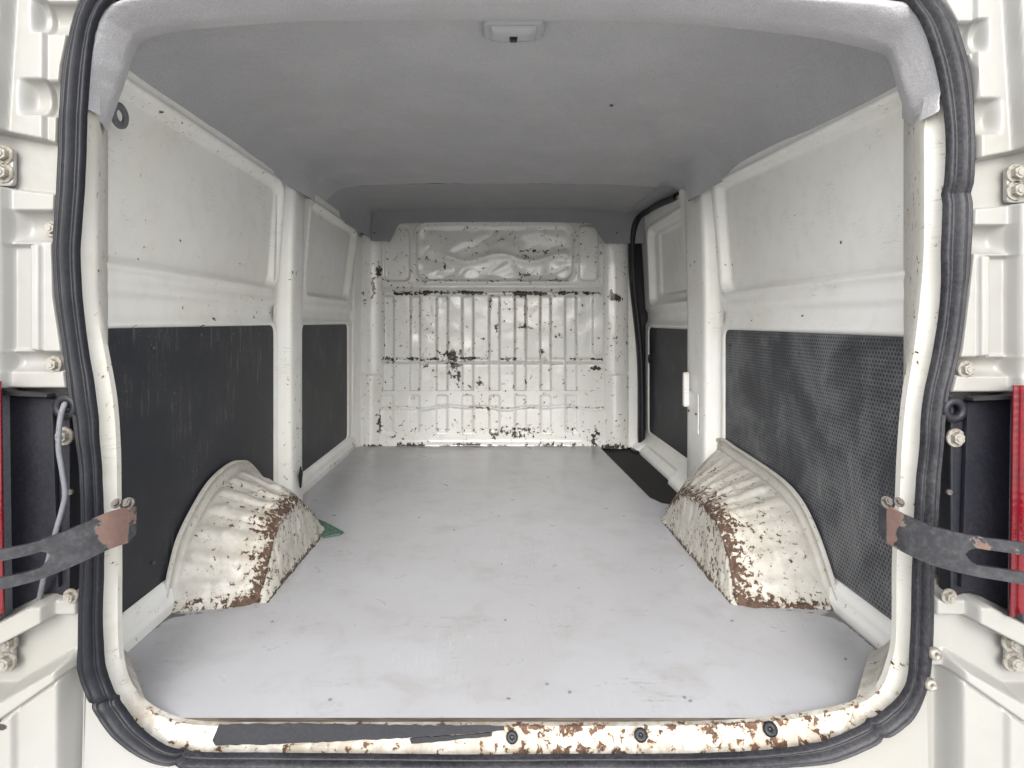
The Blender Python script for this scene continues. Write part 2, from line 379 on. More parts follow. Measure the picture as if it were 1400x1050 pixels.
# ---- inner side walls: pressed panels as relief over (depth, height)
def wall_grid(name, sgn, d0, d1, z0, z1, hf, wf, mat, step=.006, X=W, rf=None, top=None, parent=van, label=None):
    nd, nz = int((d1 - d0) / step) + 2, int((z1 - z0) / step) + 2
    d = np.linspace(d0, d1, nd)[:, None] * np.ones((1, nz)); t = np.linspace(0, 1, nz)[None, :]
    zt = z1 if top is None else top(d)
    z = z0 + (zt - z0) * t * np.ones_like(d)
    h = hf(d, z) + .0018 * (fbm(d * 5, z * 5, 11 + int(sgn)) - .5)
    V = np.stack([sgn * (X - h), d, CZ + z], -1)
    at = {'wear': wf(d, z)}
    if rf is not None: at['rust'] = rf(d, z)
    return grid(name, V, mat, parent, at, label)
def lean(z): return .035 * np.clip((z - .03) / .5, 0, 1.1) ** 1.3
def bead(sd, s, a): return a * gauss(sd, s)
def left_h(d, z):
    h = lean(z)
    s = rbox(d, z, .6, 2.20, .125, .478, .05)
    h = h - .026 * sst(.007, -.008, s) + bead(s - .011, .008, .009)
    s = rbox(d, z, 2.52, 3.24 + .25 * (z - .1), .115, .478, .04)
    h = h - .026 * sst(.007, -.008, s) + bead(s - .010, .008, .009)
    s2 = rbox(d, z, .6, 2.24, .082, .60, .06); h = h - .006 * sst(.004, -.004, s2)
    h = h - .012 * sst(.075, .045, z) * sst(-.01, .02, z) + .004 * gauss(z - .062, .008)
    for q in (rbox(d, z, .6, 2.195, -.612, -.012, .035), rbox(d, z, 2.50, 3.28, -.612, -.012, .035)):
        h = h - .012 * sst(.006, -.004, q) + bead(q - .008, .007, .003)
    h = h + .018 * sst(-.615, -.66, z) + .004 * gauss(z + .632, .006) - .004 * gauss(z + .652, .004)
    return h
def blobs(x, y, L):
    w_ = 0
    for bx, by, sx, sy, a in L: w_ = w_ + a * np.exp(-((x - bx) / sx) ** 2 - ((y - by) / sy) ** 2)
    return w_
_mr = np.random.default_rng(17)
MK = [[(_mr.uniform(1.25, 3.2), _mr.choice([_mr.uniform(.08, .45), _mr.uniform(-.02, .08)]), _mr.uniform(.004, .016), _mr.uniform(.003, .010), _mr.uniform(.7, 1.2)) for _ in range(34)] for _k in range(2)]
def left_w(d, z):
    w_ = .06 + .25 * gauss(z + .66, .03) + .20 * gauss(z - .478, .02) * (d > 1.3) + .1 * gauss(z + .01, .02)
    return w_ + .25 * gauss(d - 3.38, .08) + blobs(d, z, MK[0]) * .6
lw = wall_grid('side_panel', -1, 1.16, 3.46, -.690, .56, left_h, left_w, M_wall, label='left inner side panel with two recessed window blanks')
def right_h(d, z):
    h = lean(z)
    top = .44 + .048 * np.clip((d - 1.2) / 1.05, 0, 1)
    s = np.maximum(rbox(d, z, .6, 2.245, .108, .70, .05), (z - top))
    h = h - .028 * sst(.007, -.008, s) + bead(s - .011, .008, .010)
    s2 = rbox(d, z, .6, 2.27, .068, .70, .06); h = h - .006 * sst(.004, -.004, s2)
    h = h - .010 * sst(.06, .03, z) * sst(-.02, .01, z) + .004 * gauss(z - .045, .008)
    q = rbox(d, z, .6, 2.235, -.625, -.028, .035); h = h - .012 * sst(.006, -.004, q) + bead(q - .008, .007, .003)
    return h + .018 * sst(-.628, -.668, z) + .004 * gauss(z + .642, .006) - .004 * gauss(z + .658, .004)
def right_w(d, z): return .05 + .22 * gauss(z + .66, .03) + .1 * gauss(d - 2.27, .04) + blobs(d, z, MK[1]) * .6
rw = wall_grid('side_panel', 1, 1.16, 2.66, -.690, .56, right_h, right_w, M_wall, label='right inner side panel with one recessed window blank')

# dark lining boards on the walls
def liner_board(name, sgn, pts, r, mat, label, X=W, screws=()):
    q = round_poly(pts, r); xs = sgn * (X + .010)
    o = slab(name, [(xs, a, CZ + b) for a, b in q], (-sgn * .006, 0, 0), mat, van, label, bev=.0012)
    for a, b in screws: bolt('screw', (sgn * (X + .0038), a, CZ + b), (-sgn, 0, 0), .0042, M_screw, o, seg=10, wash=False)
    return o
liner_board('wall_board', -1, [(1.17, -.612), (1.17, -.014), (2.192, -.012), (2.192, -.612)], .035, M_lin, 'smooth dark board behind left wheel arch',
            screws=[(1.42, -.06), (1.65, -.035), (1.85, -.035), (2.05, -.04), (2.165, -.045), (2.165, -.40), (1.42, -.55)])
liner_board('wall_board', -1, [(2.505, -.610), (2.505, -.014), (3.275, -.014), (3.275, -.610)], .035, M_lin, 'smooth dark board ahead of left pillar',
            screws=[(2.62, -.05), (2.85, -.05), (3.1, -.05), (2.8, -.5)])
liner_board('wall_board', 1, [(1.17, -.622), (1.17, -.031), (2.232, -.028), (2.232, -.622)], .035, M_hex, 'dusty dark board with wire mesh texture on right wall',
            screws=[(2.19, -.08), (2.19, -.17), (2.19, -.36), (1.95, -.06), (1.45, -.06)])

# B pillars: rounded box sections
def pillar(sgn, d0, d1, proud, z0, z1, mat, label, wear):
    base = [(d0 - .035, 0), (d0 - .012, .12), (d0 + .004, .55), (d0 + .014, .90), (d0 + .030, 1.0), (d0 + .05, 1.0), ((d0 + d1) / 2, 1.02), (d1 - .04, 1.0), (d1 - .022, .97), (d1 - .010, .80), (d1, .2), (d1 + .02, 0)]
    c = resample(base, 44); zs = np.linspace(z0, z1, 130); V = []; wr = []
    for z in zs:
        k = 1 + .10 * math.exp(-((z - z0) / .08) ** 2)
        V.append([(sgn * (W - (pr * proud * k + .012 * max(0, (z - .03) / .5)) + .004), dd, CZ + z) for dd, pr in c]); wr.append([wear(z, pr) for dd, pr in c])
    return grid('pillar', np.array(V), mat, van, {'wear': np.array(wr)}, label)
pl = pillar(-1, 2.225, 2.375, .052, -.69, .52, M_frame, 'left body pillar between the dark boards', lambda z, p: .12 + .16 * p * (z < .2) + .25 * math.exp(-((z - .46) / .03) ** 2) + .1 * math.exp(-((z - .32) / .02) ** 2))
pr_ = pillar(1, 2.285, 2.525, .055, -.69, .52, M_frame, 'right body pillar beside the sliding door', lambda z, p: .10 + .12 * p)
# hole with grime at foot of the left pillar
slab('pillar_hole', [(-.744 + .014 * math.cos(a) * 0 , 2.30 + .020 * math.cos(a) * (1 + .25 * math.sin(3 * a)), CZ - .575 + .034 * math.sin(a) * (1 + .2 * math.cos(4 * a))) for a in np.linspace(0, 2 * math.pi, 22)[:-1]], (.003, 0, 0), M_hole, pl, bev=0)
# grab handle and hatch on right pillar
hd = P(941, 527, 2.62)
slab('grab_handle', [(.742, 2.60 + a, CZ + b) for a, b in round_poly([(-.155, -.335), (-.13, -.335), (-.13, -.20), (-.155, -.20)], .012)], (-.022, 0, 0), M_frame, pr_, bev=.006)
slab('access_hatch', [(.746, 2.40 + a, CZ + b) for a, b in round_poly([(-.055, -.43), (.065, -.43), (.065, -.275), (-.055, -.275)], .012)], (-.004, 0, 0), M_frame, pr_, bev=.0015)
for a, b in ((2.36, -.35), (2.45, -.35)): bolt('screw', (.7415, a, CZ + b), (-1, 0, 0), .005, M_screw, pr_, seg=10, wash=False)

# ---- sliding door on the right
def door_h(d, z):
    s = rbox(d, z, 2.5, 3.33 - .1 * (z - .2), .10, .48, .04)
    h = lean(z) * .8 - .030 * sst(.014, -.014, s) + bead(s - .014, .012, .006)
    s3 = rbox(d, z, 2.4, 3.24 - .1 * (z - .2), .14, .45, .03); h = h - .012 * sst(.006, -.006, s3)
    h = h - .012 * sst(.075, .045, z) * sst(-.02, .01, z)
    q = rbox(d, z, 2.5, 3.40, -.60, -.03, .03); h = h - .010 * sst(.006, -.004, q) + bead(q - .008, .007, .003)
    s4 = rbox(d, z, 2.72, 3.34, -.80, -.655, .03); h = h - .018 * sst(.006, -.006, s4)
    return h + .085 * sst(-.605, -.70, z)
sdr = wall_grid('sliding_door', 1, 2.55, 3.47, -.85, .60, door_h, lambda d, z: .08 + .3 * gauss(z - .085, .02) * (d > 3.2), M_wall, X=.815, label='closed sliding side door with recessed window blank')
q = round_poly([(2.56, -.598), (2.56, -.034), (3.395, -.032), (3.395, -.598)], .03)
slab('wall_board', [(.824, a, CZ + b) for a, b in q], (-.006, 0, 0), M_lin, sdr, 'smooth dark board on sliding door', bev=.0012)
slab('latch_plate', [(.745, a, CZ + b) for a, b in round_poly([(3.30, -.80), (3.42, -.80), (3.42, -.69), (3.30, -.69)], .03)], (-.03, 0, 0), M_blk, sdr, bev=.004)
bolt('latch_bolt', (.714, 3.35, CZ - .74), (-1, 0, 0), .011, M_bolt, sdr)
slab('lock_knob', [(.818, 3.37 + .018 * math.cos(a), CZ - .20 + .024 * math.sin(a)) for a in np.linspace(0, 2 * math.pi, 13)[:-1]], (-.01, 0, 0), M_blk, sdr, bev=.002)
# door seal
sp = [(926, 268, 2.72), (918, 272, 2.80), (904, 278, 2.95), (886, 288, 3.20), (871, 301, 3.36), (864, 330, 3.40), (865, 380, 3.41), (870, 430, 3.41), (875, 480, 3.41), (877, 540, 3.41), (877, 600, 3.41), (876, 650, 3.41)]
c = catmull([tuple(P(*p)) for p in sp], 6)
rows = []
for k in range(12):
    a = 2 * math.pi * k / 12; rows.append(c + np.array([.019 * math.cos(a), .0, .0]) * 1.0 + np.array([0, .03 * math.sin(a), -.012 * math.sin(a)]))
grid('door_seal', np.stack(rows, 0), M_rub, van, None, 'black rubber seal of the sliding door', cu=True)
# white post in front of the seal and step well
slab('door_post', [P(851, 326, 3.44), P(866, 330, 3.44), P(869, 420, 3.44), P(872, 500, 3.44), P(872, 612, 3.44), P(850, 612, 3.44)], (0, .05, 0), M_frame, van, bev=.004)
sw = box('step_well', (.50, 2.1, FZ - .16), (.84, 3.47, FZ - .125), M_mat, van, 'black step well by the sliding door')
slab('step_riser', [(.55, 3.46, FZ - .13), (.585, 2.36, FZ - .13), (.585, 2.36, FZ - .020), (.55, 3.46, FZ - .020)], (-.02, 0, 0), M_mat, sw, bev=.002)

# ---- wheel arches
def arch(sgn, wall, ridge, Xr, Xf, label, nrib, seed):
    n = 150; wc = resample(wall, n); rc = resample(ridge, n); dc = (wall[0][0] + wall[-1][0]) / 2
    bc = np.stack([dc + (wc[:, 0] - dc) * .925, wc[:, 1] * .905], 1)
    t = np.linspace(0, 1, n); rows, wear, rust = [], [], []
    def add(X, dd, hh, w_, r_):
        rows.append(np.stack([np.full(n, 0.) + sgn * X, dd, FZ + hh], 1)); wear.append(w_ * np.ones(n)); rust.append(r_ * np.ones(n))
    add(W - .002, wc[:, 0], wc[:, 1], .15, .2); add(W - .012, wc[:, 0], wc[:, 1], .2, .2)
    add(W - .0135, dc + (wc[:, 0] - dc) * .985, wc[:, 1] * .98, .2, .2); add(W - .0085, dc + (wc[:, 0] - dc) * .97, wc[:, 1] * .965, .12, .2)
    add(W - .010, dc + (bc[:, 0] - dc) * 1.012, bc[:, 1] * 1.02, .15, .2)
    nx, nz = bc[:, 0] - dc, np.maximum(bc[:, 1], .02); L = np.hypot(nx, nz); nx, nz = nx / L, nz / L
    rib = np.clip(np.cos(2 * np.pi * (t * nrib + .2)), -.1, 1) ** 1 * sst(.03, .10, t) * sst(.97, .9, t)
    rib = np.sign(rib) * np.abs(rib) ** .7
    dent = fbm(t * 14, t * 0 + 2, seed)
    for s in np.r_[np.linspace(.015, .90, 34), .93, .955, .975, .99]:
        e = s
        dd = bc[:, 0] + (rc[:, 0] - bc[:, 0]) * e; hh = bc[:, 1] + (rc[:, 1] - bc[:, 1]) * e
        # concave fillet at the wall, rounded at the ridge
        hh = hh - .022 * math.exp(-(s / .05) ** 2) * (hh / .3) - .010 * float(sst(.9, 1.0, np.float64(s)))
        dn = fbm(t * 22, t * 0 + s * 7, seed) - .5
        A = .0058 * rib * float(sst(.06, .16, np.float64(s)) * sst(.93, .80, np.float64(s))) + .020 * dn * (.3 + .7 * s)
        X = W - .012 + (Xr - W + .012) * s
        w_ = .22 + .44 * math.exp(-((s - 1.0) / .15) ** 2) + .14 * float(sst(.3, .9, np.float64(s))) + .48 * gauss(t, .035) + .12 * np.clip(-rib, 0, 1)
        ph = np.mod(t * nrib + .2, 1.); w_ = w_ + .36 * (gauss(ph - .40, .035) + gauss(ph - .62, .03)) * sst(.50, .62, fbm(t * 7 + 3, t * 0 + s * 6, seed + 11)) * (.1 < s < .97)
        w_ = w_ + .30 * (fbm(t * 9, t * 0 + s * 5, seed + 3) - .5)
        add(X, dd + nx * A, np.maximum(hh + nz * A, -.004), w_, .3 + .5 * s)
    for f in (0.0, .03, .07, .13, .22, .34, .48, .62, .76, .88, .95, 1.0):
        X = Xr + (Xf - Xr) * f - .004 * math.exp(-((f - .0) / .05) ** 2); dn = fbm(t * 16, t * 0 + f * 4, seed + 5) - .5
        hh = (rc[:, 1] - .012) * (1 - f)
        w_ = .30 + .46 * math.exp(-(f / .10) ** 2) + .60 * math.exp(-((f - 1) / .09) ** 2) + .25 * dn
        dn2 = fbm(t * 30, t * 0 + f * 9, seed + 8) - .5; add(X + .006 * dn + .008 * dn2, rc[:, 0], np.maximum(hh, -.004), w_, .35 + .5 * math.exp(-(f / .1) ** 2))
    return loft('wheel_arch', rows, M_arch, van, {'wear': np.array(wear), 'rust': np.array(rust)}, label)
al = arch(-1, [(1.43, 0), (1.441, .023), (1.473, .095), (1.514, .159), (1.594, .215), (1.687, .257), (1.80, .273), (1.878, .266), (1.96, .236), (2.10, .128), (2.17, 0)],
     [(1.50, 0), (1.555, .055), (1.60, .11), (1.66, .160), (1.74, .176), (1.82, .172), (1.93, .115), (2.05, .03), (2.08, 0)], .602, .575, 'chipped white wheel arch by the smooth board', 12.5, 21)
ar = arch(1, [(1.44, 0), (1.477, .034), (1.53, .10), (1.577, .152), (1.65, .205), (1.756, .236), (1.925, .250), (2.10, .258), (2.26, .262), (2.34, .20), (2.38, .08), (2.39, 0)],
     [(1.49, 0), (1.53, .045), (1.56, .09), (1.595, .134), (1.64, .165), (1.72, .180), (1.87, .170), (1.96, .152), (2.08, .09), (2.16, .02), (2.18, 0)], .568, .548, 'chipped white wheel arch by the mesh textured board', 13.5, 33)

# ---- bulkhead at the front of the load bay (relief over photo pixels at its own depth)
BD = 3.45
def bulk_piece(name, x0, x1, ytop, ybot, mat, hf, wf, label=None, parent=None, step=1.15):
    nx = int((x1 - x0) / step) + 2; yt = ytop if callable(ytop) else (lambda x: ytop + 0 * x)
    x = np.linspace(x0, x1, nx)[:, None]; ny = int((ybot - float(np.min(yt(x)))) / step) + 2
    t = np.linspace(0, 1, ny)[None, :]; y = yt(x) + (ybot - yt(x)) * t; x = x * np.ones_like(t)
    h = hf(x, y) + .004 * (fbm(x / 40, y / 40, 5) - .5) + .0011 * (fbm(x / 14, y / 14, 9) - .5)
    V = np.stack([CX + (x - VX) * BD / F, BD - h, CZ + (VY - y) * BD / F], -1)
    return grid(name, V, mat, parent or van, {'wear': wf(x, y), 'rust': 0 * x}, label)
BL = [(518, 372, 4, 9, 1.3), (512, 398, 3, 18, .8), (533, 493, 9, 6, .9), (612, 484, 14, 4, 1.0), (620, 500, 8, 16, .8), (627, 516, 3, 10, 1.1), (657, 524, 5, 3, 1.0),
      (843, 408, 8, 6, 1.2), (836, 404, 5, 6, 1.0), (813, 503, 10, 2.5, 1.1), (679, 448, 2.5, 10, 1.1), (712, 403, 9, 4, .9), (640, 400, 18, 3, .8), (672, 412, 2.5, 12, .8),
      (641, 490, 9, 2, 1.2), (676, 596, 5, 12, .75), (708, 590, 28, 8, .5), (519, 580, 4, 12, .9), (813, 598, 5, 12, .9), (582, 500, 5, 4, .8), (715, 446, 6, 3, .8),
      (800, 401, 22, 2.5, .9), (585, 399, 22, 2.2, .8), (770, 400, 12, 2, .7), (742, 482, 4, 4, .9), (785, 450, 4, 8, .6), (763, 460, 4, 3, .8), (498, 405, 3, 10, .8), (729, 342, 26, 2, .7), (718, 374, 8, 4, .9), (608, 364, 2, 4, 1.1), (583, 350, 3, 3, 1.)]
RIBS = [(524, 538), (561, 574), (597, 612), (632, 647), (669, 683), (704, 719), (739, 753), (773, 788)]
def bulk_top(x): return 300 + 26 * sst(548, 530, x) + 29 * sst(806, 832, x) + 2.0 * np.abs((x - 680) / 130) ** 2 * (np.abs(x - 680) < 150)
def up_h(x, y):
    s = rbox(x, y, 570, 783, 307, 383, 16); h = -.012 * sst(2.2, -2.2, s) + .004 * gauss(s - 3, 2)
    ins = sst(0, -8, s)
    cr = .026 * np.abs(vnoise(x / 46, y / 34, 40) - .5) + .009 * np.abs(fbm(x / 24 + y / 30, y / 20, 44, 2) - .5)
    h = h + ins * (cr - .01) + ins * .012 * gauss(y - 352 - 5 * np.sin(x / 14), 5) * sst(590, 620, x)
    for a, b in ((526, 560), (791, 818)):
        s = rbox(x, y, a, b, 309, 384, 7); h = h + .011 * sst(2, -2, s) * (1 if a > 700 else -1) + .002 * sst(0, -4, s) * fbm(x / 18, y / 24, 50)
    return h - .010 * gauss(y - 392, 4) * (np.abs(x - 676) < 160)
def brk(x, k): return .25 + 1.3 * sst(.42, .62, fbm(x / 13., x * 0 + k, 120, 3))
def up_w(x, y): return .20 + blobs(x, y, BL) * .55 + .25 * gauss(y - 384, 2.5) * (np.abs(x - 676) < 110) + .1 * gauss(y - 350, 8)
def mid_h(x, y):
    h = 0 * x
    for a, b in RIBS:
        yb = 1000
        s = rbox(x, y, a, b, 405, 470 + 400, 3); h = h - .027 * sst(1.6, -1.6, s) * (.45 + .65 * sst(497, 487, y))
    s = rbox(x, y, 810, 826, 403, 486, 8); h = h + .012 * sst(1.8, -1.8, s)
    h = h + .010 * gauss(y - 401, 2.5) - .012 * gauss(y - 493, 3) + .008 * sst(494, 500, y)
    return h + .006 * (fbm(x / 25, y / 30, 60) - .5)
def mid_w(x, y):
    e = 0
    for a, b in RIBS + [(810, 826)]:
        for q in (a, b): e = e + gauss(x - q, 1.6)
    return .20 + blobs(x, y, BL) * .60 + .34 * gauss(y - 401 - 3 * (fbm(x / 30, x * 0, 7) - .5), 2.6) * brk(x, 1.) + .34 * gauss(y - 491, 2.3) * brk(x, 5.) + .10 * e * sst(495, 480, y) + .06 * e
def low_h(x, y):
    h = .012 + 0 * x
    for a, b in RIBS: h = h - .006 * sst(1.8, -1.8, rbox(x, y, a, b, 540, 590, 3))
    wav = 557 + 1.6 * np.sin(x / 21) + 1.2 * np.sin(x / 9)
    return h - .012 * gauss(y - wav, 1.4) + .006 * sst(wav, wav + 3, y) + .012 * sst(600, 610, y)
def low_w(x, y): return .20 + blobs(x, y, BL) * .60 + .62 * gauss(y - 611, 4.5) * brk(x, 9.) + .12 * gauss(y - 588, 12) + .25 * gauss(y - 557, 1.6)
bh = bulk_piece('bulkhead', 512, 836, lambda x: bulk_top(x), 396, M_bulk, up_h, up_w, 'dented chipped white bulkhead closing off the cab')
bulk_piece('ribbed_panel', 512, 838, 396, 534, M_bulk, mid_h, mid_w, parent=bh)
bulk_piece('lower_panel', 512, 838, 534, 612, M_bulk, low_h, low_w, parent=bh)
def post_h(x0, x1, p):
    def f(x, y):
        u = (x - x0) / (x1 - x0); return p * np.sin(np.pi * np.clip(u, 0, 1)) ** .5 + .01 * sst(505, 515, y) * gauss(u - .5, .3) - .006 * gauss(y - 510, 2)
    return f
pw = lambda x, y: .20 + blobs(x, y, BL) * .55 + .5 * gauss(y - 610, 5)
bulk_piece('corner_post', 488, 523, lambda x: 322 + 0 * x, 612, M_bulk, post_h(488, 523, .03), pw, parent=bh)
bulk_piece('corner_post', 824, 860, lambda x: 326 + 0 * x, 612, M_bulk, post_h(824, 860, .03), pw, parent=bh)
for x, y in ((578, 304), (646, 303), (715, 303), (797, 305)): bolt('screw', P(x, y, BD - .012), (0, -1, 0), .006, M_screw, bh, seg=10, wash=False)
# backing so nothing shows past the bulkhead
box('bulkhead_backing', (-.83, 3.500, FZ - .17), (.85, 3.525, CZ + .85), M_blk, van)
slab('corner_fillet', [(-.80, 3.36, FZ - .01), (-.745, 3.46, FZ - .01), (-.745, 3.46, CZ + .47), (-.78, 3.36, CZ + .47)], (-.03, .02, 0), M_frame, van, bev=.004)

# ---- headliner
nX, nY = 150, 220
yy = np.linspace(1.12, 2.72, nY)[:, None] * np.ones((1, nX)); u = np.linspace(-1, 1, nX)[None, :] * np.ones((nY, 1)); a = np.abs(u)
dip = gauss(yy - 2.32, .12)
edge = .785 - .085 * np.clip(dip, 0, 1); zed = .497 - .045 * np.clip(dip, 0, 1) - .045 * (u > 0) * sst(2.0, 1.25, yy) + .07 * (u > 0) * sst(2.5, 2.72, yy)
def liner_profile(a, edge, zed):
    x = np.where(a < .78, a / .78 * .68, .68 + (a - .78) / .22 * (edge - .68))
    z = np.where(a < .78, .605 - .018 * (a / .78) ** 5, 0)
    t = np.clip((a - .78) / .22, 0, 1); side = .587 + (zed - .587) * t + .020 * np.sin(np.pi * t)
    return x, np.where(a < .78, z, side)
x, z = liner_profile(a, edge, zed)
z = z + .006 * (fbm(u * 6 + 8, yy * 4, 70) - .5) + .0035 * (fbm(u * 22 + 9, yy * 16, 74, 2) - .5) + .004 * gauss(yy - 1.95, .04) * (a < .78)
hl = grid('headliner', np.stack([np.sign(u) * x, yy, CZ + z], -1), M_ceil, van, None, 'grey felt headliner over the load bay')
# front pocket of the headliner, stepping up and down to the bulkhead
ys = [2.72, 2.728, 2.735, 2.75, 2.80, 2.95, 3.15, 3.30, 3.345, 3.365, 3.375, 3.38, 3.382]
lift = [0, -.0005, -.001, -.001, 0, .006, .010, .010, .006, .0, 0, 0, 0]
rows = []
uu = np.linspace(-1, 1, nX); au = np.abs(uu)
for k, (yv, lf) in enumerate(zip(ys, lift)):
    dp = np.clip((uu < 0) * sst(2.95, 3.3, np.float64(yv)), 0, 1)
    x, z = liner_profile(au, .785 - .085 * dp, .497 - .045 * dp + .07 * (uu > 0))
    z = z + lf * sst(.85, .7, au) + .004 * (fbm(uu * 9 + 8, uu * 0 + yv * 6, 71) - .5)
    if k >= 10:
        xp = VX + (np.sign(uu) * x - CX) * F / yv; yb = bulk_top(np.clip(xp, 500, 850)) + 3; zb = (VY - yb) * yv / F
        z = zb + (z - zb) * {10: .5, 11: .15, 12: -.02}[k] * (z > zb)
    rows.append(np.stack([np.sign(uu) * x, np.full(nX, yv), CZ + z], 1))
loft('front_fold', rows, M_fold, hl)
for x_, y_ in ((555, 277), (680, 272), (803, 278), (512, 318), (843, 318)): bolt('screw', P(x_, y_, 3.38), (0, -1, -.3), .006, M_screw, hl, seg=10, wash=False)
for x_, y_ in ((836, 143),): bolt('screw', P(x_, y_, .602 * F / (VY - y_)), (0, 0, -1), .005, M_screw, hl, seg=10, wash=False)

# dome lamp
lc = Vector((CX + (702 - VX) * 1.275 / F, 1.275, CZ + .604))
def rr(w_, l_, r, z): return [tuple(lc + Vector((a, b, z))) for a, b in round_poly([(-w_, -l_), (w_, -l_), (w_, l_), (-w_, l_)], r, 6)]
dl = loft('dome_lamp', [rr(.062, .040, .016, .004), rr(.062, .040, .016, -.006), rr(.058, .036, .014, -.010), rr(.052, .031, .012, -.010), rr(.0, .0, .0001, -.010)] if False else
          [rr(.062, .040, .016, .004), rr(.062, .040, .016, -.007), rr(.058, .036, .014, -.011), rr(.050, .029, .012, -.010), rr(.02, .01, .005, -.010)], M_grip if False else M_dome, van, None, 'frosted interior lamp on headliner', closed=True)
loft('lamp_cover', [rr(.049, .028, .012, -.008), rr(.047, .026, .012, -.016), rr(.040, .020, .010, -.021), rr(.020, .010, .005, -.023), rr(.004, .003, .001, -.0235)], M_dome, dl, closed=True)
box('switch', tuple(lc + Vector((-.008, -.008, -.029))), tuple(lc + Vector((.008, .008, -.020))), M_blk, dl, bev=.003)

# ---- rear doorway: seal, flange, header trim
ST = [  # seal inner, seal outer, flange inner edge (photo pixels)
 (690,-12,690,-45,690,-8),(400,-10,400,-44,400,-6),(236,-8,215,-44,240,-2),(176,-12,152,-40,186,0),(146,6,116,-6,156,14),(128,45,98,38,138,51),(121,98,86,95,130,100),(118,160,82,160,128,165),
 (115,250,79,250,128,250),(110,340,75,340,129,340),(111,409,77,409,130,409),(119,477,87,477,142,477),(131,545,96,545,154,545),(135,614,106,614,159,614),(139,682,111,682,160,682),(141,770,111,770,161,770),
 (139,861,108,861,161,858),(144,913,108,915,164,903),(155,947,120,952,173,937),(176,978,140,988,195,964),(205,1008,178,1025,224,981),(240,1026,225,1045,258,990),(300,1031,296,1050,312,993),(460,1032,460,1050,460,993),
 (700,1033,700,1051,700,993),(940,1032,940,1050,940,992),(1060,1026,1062,1048,1058,986),(1130,1014,1142,1040,1114,978),(1185,990,1203,1014,1166,966),(1222,963,1245,985,1202,944),(1242,932,1266,940,1218,908),(1246,882,1273,896,1225,868),
 (1249,772,1276,776,1226,772),(1252,683,1282,683,1230,683),(1258,614,1287,614,1233,614),(1264,546,1295,546,1239,546),(1278,477,1311,477,1250,477),(1287,409,1319,409,1258,409),(1288,343,1326,343,1263,343),(1293,240,1330,240,1264,240),
 (1293,171,1330,171,1264,171),(1284,103,1326,103,1272,107),(1270,51,1311,45,1260,58),(1250,14,1290,8,1242,22),(1228,-10,1262,-22,1220,-2),(1180,-14,1195,-44,1175,-6),(1000,-12,1000,-46,1000,-8)]
ST = np.array(ST, float); n0 = len(ST); MM = 8
def curve(cols, d): return catmull([tuple(P(x, y, d)) for x, y in ST[:, cols]], MM, True)
SD = 1.02
ci, co_ = curve((0, 1), SD), curve((2, 3), SD); fi = curve((4, 5), 1.062)
fl1 = curve((0, 1), SD + .022); mid_f = fl1 * .45 + fi * .55
ret = fi.copy(); ret[:, 0] = np.clip((fi[:, 0]) * 1.22, -.806, .806); ret[:, 1] = 1.26
low = fi[:, 2] < FZ + .03
ret[:, 2] = np.where(low, np.minimum(fi[:, 2], FZ - .02) - .01, np.clip(CZ + (fi[:, 2] - CZ) * 1.03, FZ - .02, CZ + .66)); ret[low, 1] = 1.12
topm = fi[:, 2] > CZ + .40; ret[:, 2] = np.where(topm, CZ + .70, ret[:, 2]); ret[topm, 1] = 1.10
lip = fi.copy(); lip[:, 1] = 1.075; under = co_.copy(); under[:, 1] = SD + .03
zz = fi[:, 2] - FZ
bot = sst(.22, .02, zz); nF = len(fi); rgt = (fi[:, 0] > 0)
wz = .10 + .27 * bot + .10 * rgt * bot
curves = [under, fl1, mid_f, fi, lip, ret]
wearF = np.array([.2 + 0 * zz, wz + .10 * bot, wz - .14 * bot, wz + (.02 + .12 * rgt) * bot, .25 + 0 * wz, .1 + 0 * wz]); rustF = np.array([sst(.1, .0, zz) * .9] * 6)
# densify across the flange for paint wear
crisp(loft('door_frame', curves, M_sill, van, {'wear': wearF, 'rust': rustF}, 'white painted rear door frame with a rusty sill'))

prof_s = [(0, .000), (.03, .008), (.10, .012), (.20, .011), (.26, .007), (.32, .006), (.36, .009), (.45, .014), (.56, .017), (.68, .015), (.76, .011), (.80, .010), (.84, .013), (.92, .012), (.98, .006), (1.0, -.010)]
tt = np.linspace(0, 1, 30)
hh = np.interp(tt, [p[0] for p in prof_s], [p[1] for p in prof_s])
SR = []
for t_, h_ in zip(tt, hh):
    r_ = ci * (1 - t_) + co_ * t_; r_[:, 1] = SD + .004 - h_; SR.append(r_)
SR = np.stack(SR, 0)
wob = fbm(np.arange(nF) / 9., np.zeros(nF) + 3, 80) - .5
SR[:, :, 0] += .003 * wob; SR[:, :, 1] += .004 * (fbm(np.arange(nF) / 5., np.zeros(nF) + 9, 81) - .5)
def seal_part(i0, i1, mat, label):
    idx = np.arange(i0, i1 + 1) % nF; S = SR[:, idx, :].copy()
    k = len(idx); e = np.minimum(np.arange(k), np.arange(k)[::-1]); S[:, :, 1] += .006 * np.exp(-e / .6)[None, :]
    return grid('door_seal', S, mat, van, None, label)
seal_part(0, int(18.3 * MM), M_rub, 'clean black rubber seal down the left of the rear doorway')
seal_part(int(18.3 * MM), 21 * MM + 2, M_rub, 'black rubber seal around the left sill corner')
seal_part(21 * MM + 2, int(28.2 * MM), M_rub2, 'dusty rubber seal along the rear sill')
seal_part(int(28.2 * MM), int(38.8 * MM), M_rub2, 'dusty worn rubber seal up the right of the rear doorway')
seal_part(int(38.8 * MM), nF, M_rub2, 'rubber seal around the upper right of the rear doorway')

